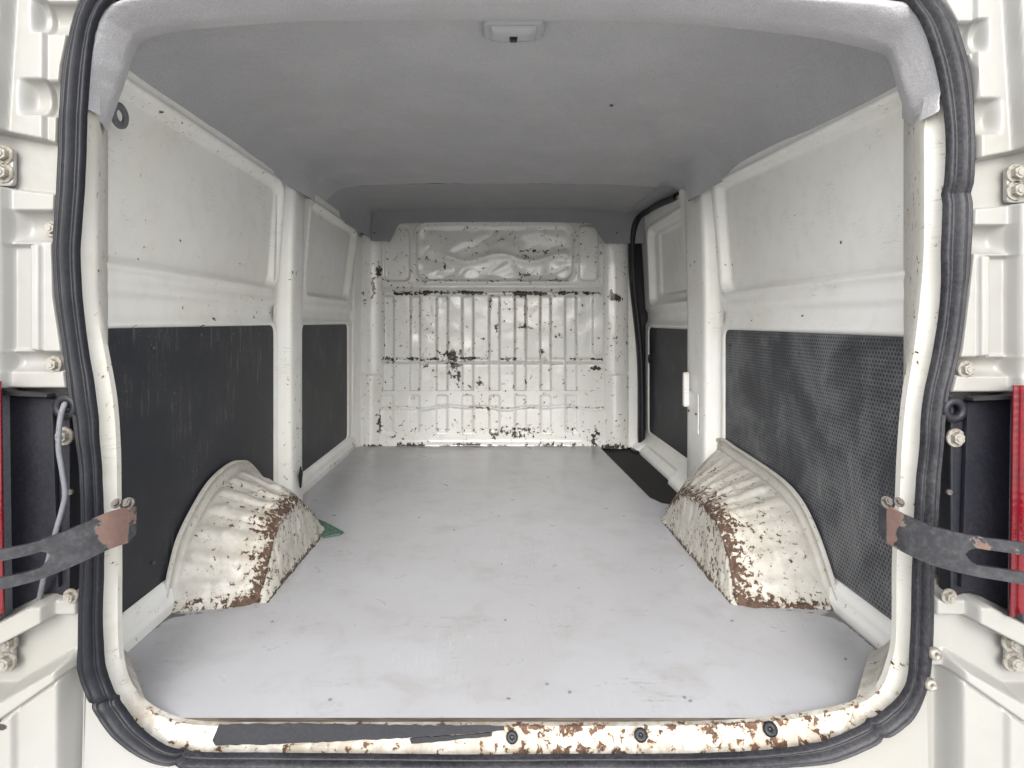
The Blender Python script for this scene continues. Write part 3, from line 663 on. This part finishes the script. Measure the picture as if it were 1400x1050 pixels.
# padded header trim
HT = [(122,150,140,169),(121,122,152,137),(124,90,166,97),(131,50,177,63),(146,12,192,43),(186,0,240,31),(262,-4,308,24),(420,-6,480,14),(700,-8,700,10),(900,-6,920,19),(1060,-4,1091,36),(1150,-2,1160,48),
      (1212,0,1196,57),(1246,8,1218,66),(1266,32,1229,93),(1277,60,1236,118),(1281,90,1243,137),(1279,130,1249,151),(1275,157,1256,161)]
HT = np.array(HT, float); m2 = 12
o_ = catmull([tuple(P(x, y, 1.035)) for x, y in HT[:, :2]], m2); i_ = catmull([tuple(P(x, y, 1.095)) for x, y in HT[:, 2:]], m2)
nh = len(o_); fz = (fbm(np.arange(nh) / 3., np.zeros(nh), 90, 3) - .5); sd_ = sst(.55, .62, np.abs(o_[:, 0]))
o2 = catmull([tuple(P(x + (VX - x) * .012, y + 12, 1.15)) for x, y in HT[:, 2:]], m2); o3 = o2.copy(); o3[:, 1] = 1.24; o3[:, 2] = np.minimum(o3[:, 2] + .045, CZ + .60); o3[:, 0] = np.clip(o3[:, 0] * 1.10, -.79, .79)
rows = [o_ + np.array([0, .03, 0])]
for t_ in np.linspace(0, 1, 14):
    r_ = o_ * (1 - t_) + i_ * t_; r_[:, 1] -= .030 * math.sin(math.pi * min(1, t_ * 1.05)) ** .8
    r_[:, 1] += .006 * (fbm(np.arange(nh) / 4., np.zeros(nh) + t_ * 6, 91) - .5) * (.4 + sd_); r_[:, 0] += .004 * fz * t_ * sd_; rows.append(r_)
rows += [i_ * .6 + o2 * .4, o2, o3]
hdr = loft('header_trim', rows, M_head, van, None, 'lavender grey padded felt trim over rear doorway')
ring('grommet', PXp(163, 158, -.772), (1, -.05, 0), .012, .026, .006, M_grip, van, 'grey ring grommet high on left wall')

# ---- outer door jambs (relief seen from behind), right one mirrored
JD = 1.03
def scoop(x, y, x0, x1, y0, y1, dep):
    v = (y - (y0 + y1) / 2) / ((y1 - y0) / 2); uu_ = np.clip((x - x0) / (x1 - x0), 0, 1)
    return -dep * np.sqrt(np.clip(1 - v * v, 0, 1)) * sst(0, .35, uu_) * (x > x0) 
def jamb_h(x, y):
    up = sst(192 + .2 * (x - 40), 188 + .2 * (x - 40), y); mid = sst(255 + .12 * x, 259 + .12 * x, y) * sst(532, 528, y); 
    h = up * (.014 + .030 * sst(40, 33, x + .06 * y) + .010 * sst(75, 70, x) )
    h = h + up * (scoop(x, y, 55, 86, 8, 52, .024) + scoop(x, y, 38, 84, 115, 163, .024))
    h = h + mid * (.014 + .022 * sst(26, 20, x) + .008 * sst(6, 2, x) + .010 * (sst(55, 57, x) * sst(68, 66, x)) * sst(335, 338, y) * sst(480, 477, y))
    h = h + mid * (-.010 * sst(20, 23, x) * sst(57, 55, x) * sst(334, 340, y) * sst(482, 476, y) + scoop(x, y, 18, 80, 289, 333, .026) + scoop(x, y, 14, 66, 480, 507, .020))
    h = h - .05 * sst(530, 534, y) * sst(815, 808, y)
    b1 = 803 + (85 - x) * .52; b1 = np.where(x > 85, 803, b1); b2 = b1 + 32
    h = h + .045 * sst(b1 - 2, b1 + 2, y) * sst(b2 + 2, b2 - 2, y) * (.4 + .6 * sst(88, 80, x))
    l1 = 890 + np.clip(105 - x, 0, 80) * .58; l2 = l1 + 18 + np.clip(105 - x, 0, 85) * .12
    h = h + .040 * sst(l1 - 6, l1 + 6, y) * sst(112, 98, x) + .006 * sst(l2 + 1, l2 - 1, y) * sst(l1, l1 + 6, y)
    h = h + sst(l2, l2 + 4, y) * (.012 * sst(52, 46, x) + .012 * sst(22, 16, x) - .012 * sst(100, 106, x))
    h = h - .006 * gauss(y - l2 - 1, 1.6)
    return h
def jamb_w(x, y):
    return .05 + blobs(x, y, [(33, 966, 12, 5, .9), (20, 990, 3, 22, .75), (20, 1030, 2, 10, .8), (84, 190, 5, 30, .5)])
def jamb(sgn):
    xs = np.arange(-74, 138, 1.6); ys_ = np.arange(-140, 1130, 1.8)
    x, y = np.meshgrid(xs, ys_, indexing='ij')
    st_ = ST[4:20] if sgn < 0 else ST[28:44][::-1]
    yq = y + (0 if sgn < 0 else 18 * sst(600, 180, y)); xq = np.interp(yq, st_[:, 3], st_[:, 2] if sgn < 0 else 1394 - st_[:, 2])
    x = np.where(x <= 70, x, 70 + (x - 70) / (xs[-1] - 70) * (np.minimum(xq, 128) + 10 - 70))
    if sgn > 0:
        X = 1394 - x; Y = y + 26 * sst(450, 180, y) + 10 * sst(420, 560, y) * sst(800, 600, y) * 0 + 9 * sst(700, 400, y) * sst(180, 450, y)
    else: X, Y = x, y
    st_ = ST[4:20] if sgn < 0 else ST[28:44][::-1]
    xo = np.interp(Y, st_[:, 3], st_[:, 2] if sgn < 0 else 1394 - st_[:, 2])
    h = jamb_h(x, y) + .0015 * (fbm(x / 30, y / 30, 95) - .5)
    fd = sst(xo + 8, xo + 2, x); h = h * fd + np.minimum(h, 0) * (1 - fd) - .012 * (1 - fd) * (Y < 930); wv = jamb_w(x, y) if sgn < 0 else .05 + blobs(x, y, [(20, 1010, 2, 26, .7), (60, 1000, 3, 3, .4)])
    d = JD - h; bx, by = CX + (X - VX) * JD / F, CZ + (VY - Y) * JD / F
    V = np.stack([bx, d, by], -1)
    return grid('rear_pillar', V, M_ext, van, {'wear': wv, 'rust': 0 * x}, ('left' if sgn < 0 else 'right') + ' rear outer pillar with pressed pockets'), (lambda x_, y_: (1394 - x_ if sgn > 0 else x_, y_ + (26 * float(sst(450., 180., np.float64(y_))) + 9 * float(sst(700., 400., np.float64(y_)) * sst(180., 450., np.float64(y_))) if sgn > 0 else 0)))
for sgn in (-1, 1):
    jb, mp = jamb(sgn)
    def J(x_, y_, d): a, b = mp(x_, y_); return P(a, b, d)
    # top, bottom closing panels are shared below
    for (bx, by, dd, r) in ((74, 498, JD - .012, .0095), (97, 815, JD - .020, .0085)) + (((72, 313, JD + .004, .009),) if sgn < 0 else ()):
        bolt('bolt', J(bx, by, dd), (0, -1, 0), r, M_bolt, jb)
    # hinges: plate + two bolts (upper), plate + two bolts (lower)
    for (y0, y1, bl) in ((200, 256, ((6, 212), (6, 237))), (862, 915, ((12, 877), (10, 904)))):
        k0 = [J(a, b, JD - .006) for a, b in round_poly([(-52, y0), (24, y0 + 4), (24, y1), (-52, y1)], 8)]
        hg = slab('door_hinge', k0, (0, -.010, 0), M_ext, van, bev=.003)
        for bx, by in bl: bolt('bolt', J(bx, by, JD - .016), (0, -1, 0), .011, M_hinge, hg)
        slab('hinge_arm', [J(a, b, JD - .016) for a, b in round_poly([(-52, y0 + 12), (-6, y0 + 16), (-4, y1 - 14), (-52, y1 - 10)], 6)], (0, -.03, 0), M_hinge, hg, bev=.004)
    # tail lamp: black inner housing, grey edge strip, red lens
    tl = slab('tail_lamp', [J(a, b, 1.055) for a, b in ((26, 536), (78, 541), (112, 545), (112, 806), (82, 800), (26, 828))], (0, -.030, 0), M_blk, van, ('left' if sgn < 0 else 'right') + ' tail lamp with black housing and red lens', bev=.004)
    slab('housing_edge', [J(a, b, 1.05) for a, b in ((4, 526), (29, 536), (33, 830), (10, 842))], (0, -.060, 0), M_grip, tl, bev=.006)
    lx = -4 if sgn < 0 else 4
    rows = []
    for a, dd in ((6 + lx, 1.04), (7 + lx, .985), (3 + lx, .968), (-2 + lx, .975), (-4 + lx, .968), (-20, .960), (-44, .970), (-70, 1.0), (-76, 1.04)):
        rows.append([tuple(J(a + 4 * k / 24, 521 + (322 if a > 0 else 318) * k / 24, dd)) for k in range(25)])
    loft('red_lens', rows, M_red, tl)
    slab('housing_rib', [J(a, b, 1.026) for a, b in ((75, 555), (78, 555), (86, 800), (83, 800))], (0, -.010, 0), M_blk, tl, bev=.003)
    slab('top_gap_shade', [J(a, b, 1.02) for a, b in ((-70, 512), (0, 521), (27, 534), (76, 537), (76, 541), (26, 539), (0, 527), (-70, 518))], (0, -.02, 0), M_hole, tl, bev=0)  # dark strip added for the shade in the gap above the lamp
    ring('grommet', J(91, 556, 1.018), (0, -1, 0), .008, .021, .008, M_blk, tl)
    bolt('bolt', J(88, 596, 1.024), (0, -1, 0), .0105, M_bolt, tl)
    bolt('bolt', J(98, 672, 1.024), (0, -1, 0), .005, M_bolt, tl, seg=10, wash=False)
# small rubber buffers low on the right pillar
for x_, y_ in ((1277, 893), (1271, 935)): ring('rubber_buffer', P(x_, y_, 1.01), (0, -1, 0), .002, .010, .008, M_bolt, van)
tube('cable', [P(x_, y_, d_) for x_, y_, d_ in ((92, 556, 1.03), (88, 553, 1.005), (82, 575, 1.0), (80, 610, 1.0), (85, 645, 1.0), (89, 675, 1.0), (84, 700, .998), (76, 728, .995), (60, 790, 1.0), (50, 840, 1.03))], .0042, M_grip, van, 'thin grey cable beside left tail lamp')
# closing panels above the doorway and below the sill
def strip_panel(name, cc, zlim, label):
    S = [c_ + np.array([0, 0.012, 0]) for c_ in cc]; return loft(name, S, M_ext, van, None, label)
# outer panel below the sill (follows the seal) and above the doorway
idx = np.arange(int(15.5 * MM), int(31.5 * MM)); top_c = co_[idx].copy(); top_c[:, 1] = SD + .016
mid_c = top_c.copy(); mid_c[:, 2] = np.minimum(mid_c[:, 2] - .03, FZ - .07); mid_c[:, 1] = 1.028; bot_c = mid_c.copy(); bot_c[:, 2] = .32; bot_c[:, 1] = 1.02
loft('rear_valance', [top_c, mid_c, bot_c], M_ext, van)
idx = np.r_[np.arange(41 * MM, nF), np.arange(0, 7 * MM)]; tc = co_[idx].copy(); tc[:, 1] = SD + .016; hc = tc.copy(); hc[:, 2] = CZ + .74; hc[:, 1] = 1.05
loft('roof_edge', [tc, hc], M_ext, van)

# ---- sill fittings
def sill_pt(x, y, lift=.0):
    f = (y - 993) / 39.; d = 1.062 + (1.032 - 1.062) * f; return P(x, y, d - lift)
def draped(name, pts, th, mat, parent, label=None, lift=.004):
    q = []; rj = random.Random(len(pts))
    for (a, b), (a2, b2) in zip(pts, pts[1:] + pts[:1]):
        m_ = max(1, int(abs(a2 - a) / 9))
        q += [(a + (a2 - a) * i / m_ + rj.uniform(-1, 1), b + (b2 - b) * i / m_ + (rj.uniform(-.9, .9) if i else 0)) for i in range(m_)]
    return slab(name, [sill_pt(a, b, lift) for a, b in q], (0, -th, th * .5), mat, parent, label, bev=0)
draped('sill_strip', [(301, 990), (420, 989), (560, 991), (688, 992), (690, 998), (640, 1003), (560, 1008), (470, 1013), (380, 1017), (296, 1019), (292, 1012)], .004, M_rub, van, 'torn black rubber strip lying on rusty sill')
draped('sill_strip', [(560, 1009), (640, 1004), (672, 1001), (672, 1006), (600, 1013), (562, 1016)], .006, M_rub, van)
for x_, y_, r_ in ((1053, 997, .012), (700, 1008, .010), (876, 1005, .011)):
    ring('drain_plug', sill_pt(x_, y_, .006), (0, -.75, .65), .002, r_, .004, M_rub, van)

# ---- door check straps
def strap(sgn, path, half0, label):
    # path: (x, y, depth) centre line in photo pixels; the bar carries a long slot from t = .42 on
    c = catmull([tuple(P(*p)) for p in path], 10); n = len(c); t = np.linspace(0, 1, n)
    upv = np.array([0, 0, 1.]); parts = []
    def ribbon(v0, v1, th, i0, i1):
        rows, wr = [], []
        for v, o in ((v0, 0), (v1, 0), (v1, th), (v0, th)):
            q = c[i0:i1].copy(); q[:, 2] += v[i0:i1]; tg = np.gradient(c[i0:i1], axis=0); nn = np.cross(tg, upv); nn /= np.linalg.norm(nn, axis=1)[:, None]
            s_ = 1 if nn[0][1] > 0 else -1; q += nn * s_ * o; rows.append(q); wr.append(.42 * gauss(t[i0:i1] - .10, .10) + .26 * gauss(t[i0:i1] - .34, .09) * (v0[i0:i1] > 0) + .06 + (.5 * gauss(t[i0:i1], .10) + .18 * gauss(t[i0:i1] - .25, .12) if sgn > 0 else 0))
        rows.append(rows[0].copy()); wr.append(wr[0]); return np.stack(rows, 0), np.array(wr)
    half = half0 * (1 + 0 * t); k = int(n * .47); ke = min(n, k + 8)
    slot = half * .42 * np.sqrt(np.clip((t - t[k]) / (t[min(n - 1, k + 3)] - t[k]), 0, 1))
    body, wr = ribbon(-half, half, .006, 0, k + 1)
    o = grid('check_strap', body, M_strap, van, {'wear': wr}, label, smooth=False)
    a1, w1 = ribbon(slot, half, .006, k, n); a2, w2 = ribbon(-half, -slot, .006, k, n)
    grid('strap_arm', a1, M_strap, o, {'wear': w1}, smooth=False); grid('strap_arm', a2, M_strap, o, {'wear': w2}, smooth=False)
    # end flange bent into the doorway and its fixing
    e = Vector(c[0]); s2 = -sgn
    end = slab('strap_end', [e + Vector((0, 0, half0)), e + Vector((s2 * .004, .016, half0 * .9)), e + Vector((s2 * .004, .016, -half0 * .7)), e + Vector((0, 0, -half0))], (sgn * .006, 0, 0), M_strap, o, bev=.0015)
    for q_ in (0, 1): bolt('bolt', e + Vector((sgn * (.004 + .012 * q_), .004 - .01 * q_, half0 + .004 + .004 * q_)), (0, -.8, .6), .0075 - .002 * q_, M_screw, o)
    return o
strap(-1, [(176, 718, .985), (150, 726, .955), (110, 744, .925), (60, 764, .90), (20, 775, .88), (-30, 784, .86), (-90, 794, .83)], .028, 'black door check strap with bare brown patches over left seal')
strap(1, [(1212, 717, .985), (1240, 732, .955), (1280, 748, .925), (1330, 760, .90), (1380, 768, .88), (1430, 776, .86), (1490, 786, .83)], .029, 'black door check strap with rusty end over right seal')

# ---- the two open rear doors, standing out past the frame on both sides; the straps run to them
for sx in (-1, 1):
    uD = np.linspace(0, 1, 60)[:, None] * np.ones((1, 130)); vD = np.linspace(0, 1, 130)[None, :] * np.ones((60, 1))
    zD = .34 + vD * (CZ + .66 - .34); out_x = .962 + .11 * uD - .05 * vD; yD = .975 - .64 * uD
    s_ = rbox(uD * .65, zD, .08, .57, 1.32, CZ + .58, .06); s2_ = rbox(uD * .65, zD, .08, .57, .48, 1.20, .05)
    rel = .02 * sst(.01, -.01, s_) + .025 * sst(.01, -.01, s2_)
    dr = grid('rear_door', np.stack([sx * (out_x + rel), yD, zD], -1), M_wall, van, {'wear': .08 + 0 * uD}, ('left' if sx < 0 else 'right') + ' rear door swung wide open')
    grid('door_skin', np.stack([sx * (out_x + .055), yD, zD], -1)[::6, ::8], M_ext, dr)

# ------------------------------------------------------------------ loose things
# floor board with the step-well cut-out; dense enough to carry grime and painted contact shade along its edges
bm_pts = [(-.785, 1.074), (.775, 1.074), (.775, 2.30), (.585, 2.33), (.560, 2.42), (.525, 3.435), (-.775, 3.435)]
nU, nV = 110, 190
dv = np.linspace(1.074, 3.435, nV)[:, None] * np.ones((1, nU))
xl = -.785 + 0 * dv; xr = np.interp(dv, [1.0, 2.28, 2.34, 2.42, 3.435], [.775, .775, .61, .580, .545])
tU = np.linspace(0, 1, nU)[None, :]; xx = xl + (xr - xl) * tU
topz = FZ + .0012 * (fbm(xx * 3 + 4, dv * 3, 100) - .5)
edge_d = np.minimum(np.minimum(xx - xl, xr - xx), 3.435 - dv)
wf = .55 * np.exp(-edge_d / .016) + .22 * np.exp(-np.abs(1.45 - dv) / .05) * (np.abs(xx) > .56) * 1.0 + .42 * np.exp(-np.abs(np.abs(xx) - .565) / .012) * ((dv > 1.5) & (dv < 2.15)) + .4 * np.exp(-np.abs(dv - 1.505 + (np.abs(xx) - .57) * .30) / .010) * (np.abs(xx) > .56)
pxx = VX + (xx - CX) * F / dv; pyy = VY + (CZ - FZ) * F / dv
sc_a = np.clip(blobs(pxx, pyy, [(640, 852, 40, 12, .8), (765, 852, 35, 14, .8), (825, 832, 25, 10, .9), (890, 838, 18, 8, .7), (930, 838, 14, 12, .9), (375, 800, 30, 25, .8), (410, 850, 40, 20, .7), (545, 735, 60, 18, .5), (880, 755, 25, 14, .7), (470, 930, 40, 16, .5), (230, 905, 40, 20, .5), (700, 700, 80, 12, .35), (560, 850, 60, 10, .5), (1010, 900, 40, 12, .4)]), 0, 1)
me_v = np.concatenate([np.stack([xx, dv, topz], -1).reshape(-1, 3), np.stack([xx, dv, topz * 0 + FZ - .018], -1).reshape(-1, 3)])
fc = grid_faces(nV, nU); k = nV * nU; faces = [tuple(f) for f in fc] + [tuple(f[::-1] + k) for f in fc]
rim_i = [j for j in range(nU)] + [i * nU + nU - 1 for i in range(1, nV)] + [(nV - 1) * nU + j for j in range(nU - 2, -1, -1)] + [i * nU for i in range(nV - 2, 0, -1)]
for a_, b_ in zip(rim_i, rim_i[1:] + rim_i[:1]): faces.append((a_, b_, b_ + k, a_ + k))
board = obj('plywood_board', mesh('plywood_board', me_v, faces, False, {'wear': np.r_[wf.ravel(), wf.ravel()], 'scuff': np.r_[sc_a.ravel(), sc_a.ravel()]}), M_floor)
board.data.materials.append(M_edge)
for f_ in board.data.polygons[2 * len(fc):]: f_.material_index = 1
board['label'] = 'pale grey painted plywood floor board covering the load bay'; board['category'] = 'plywood board'
for x_, y_ in ((372, 851), (190, 945), (451, 958), (621, 725), (686, 772), (691, 849), (748, 937), (779, 948), (695, 957), (936, 955), (1001, 850), (1156, 902), (1183, 941), (932, 774), (853, 706), (682, 706), (944, 960), (573, 708)):
    bolt('screw', PZp(x_, y_), (0, 0, 1), .0030, M_fscrew, board, seg=10, wash=False)
sc_pts = [(436, 711), (448, 716), (470, 728), (466, 731), (441, 735), (438, 727)]
scr = slab('green_scrap', [PZp(a, b, FZ + .004) for a, b in sc_pts], (0, 0, .003), M_green, None, bev=.0006)
scr['label'] = 'small green triangular scrap on the floor beside a wheel arch'; scr['category'] = 'scrap'
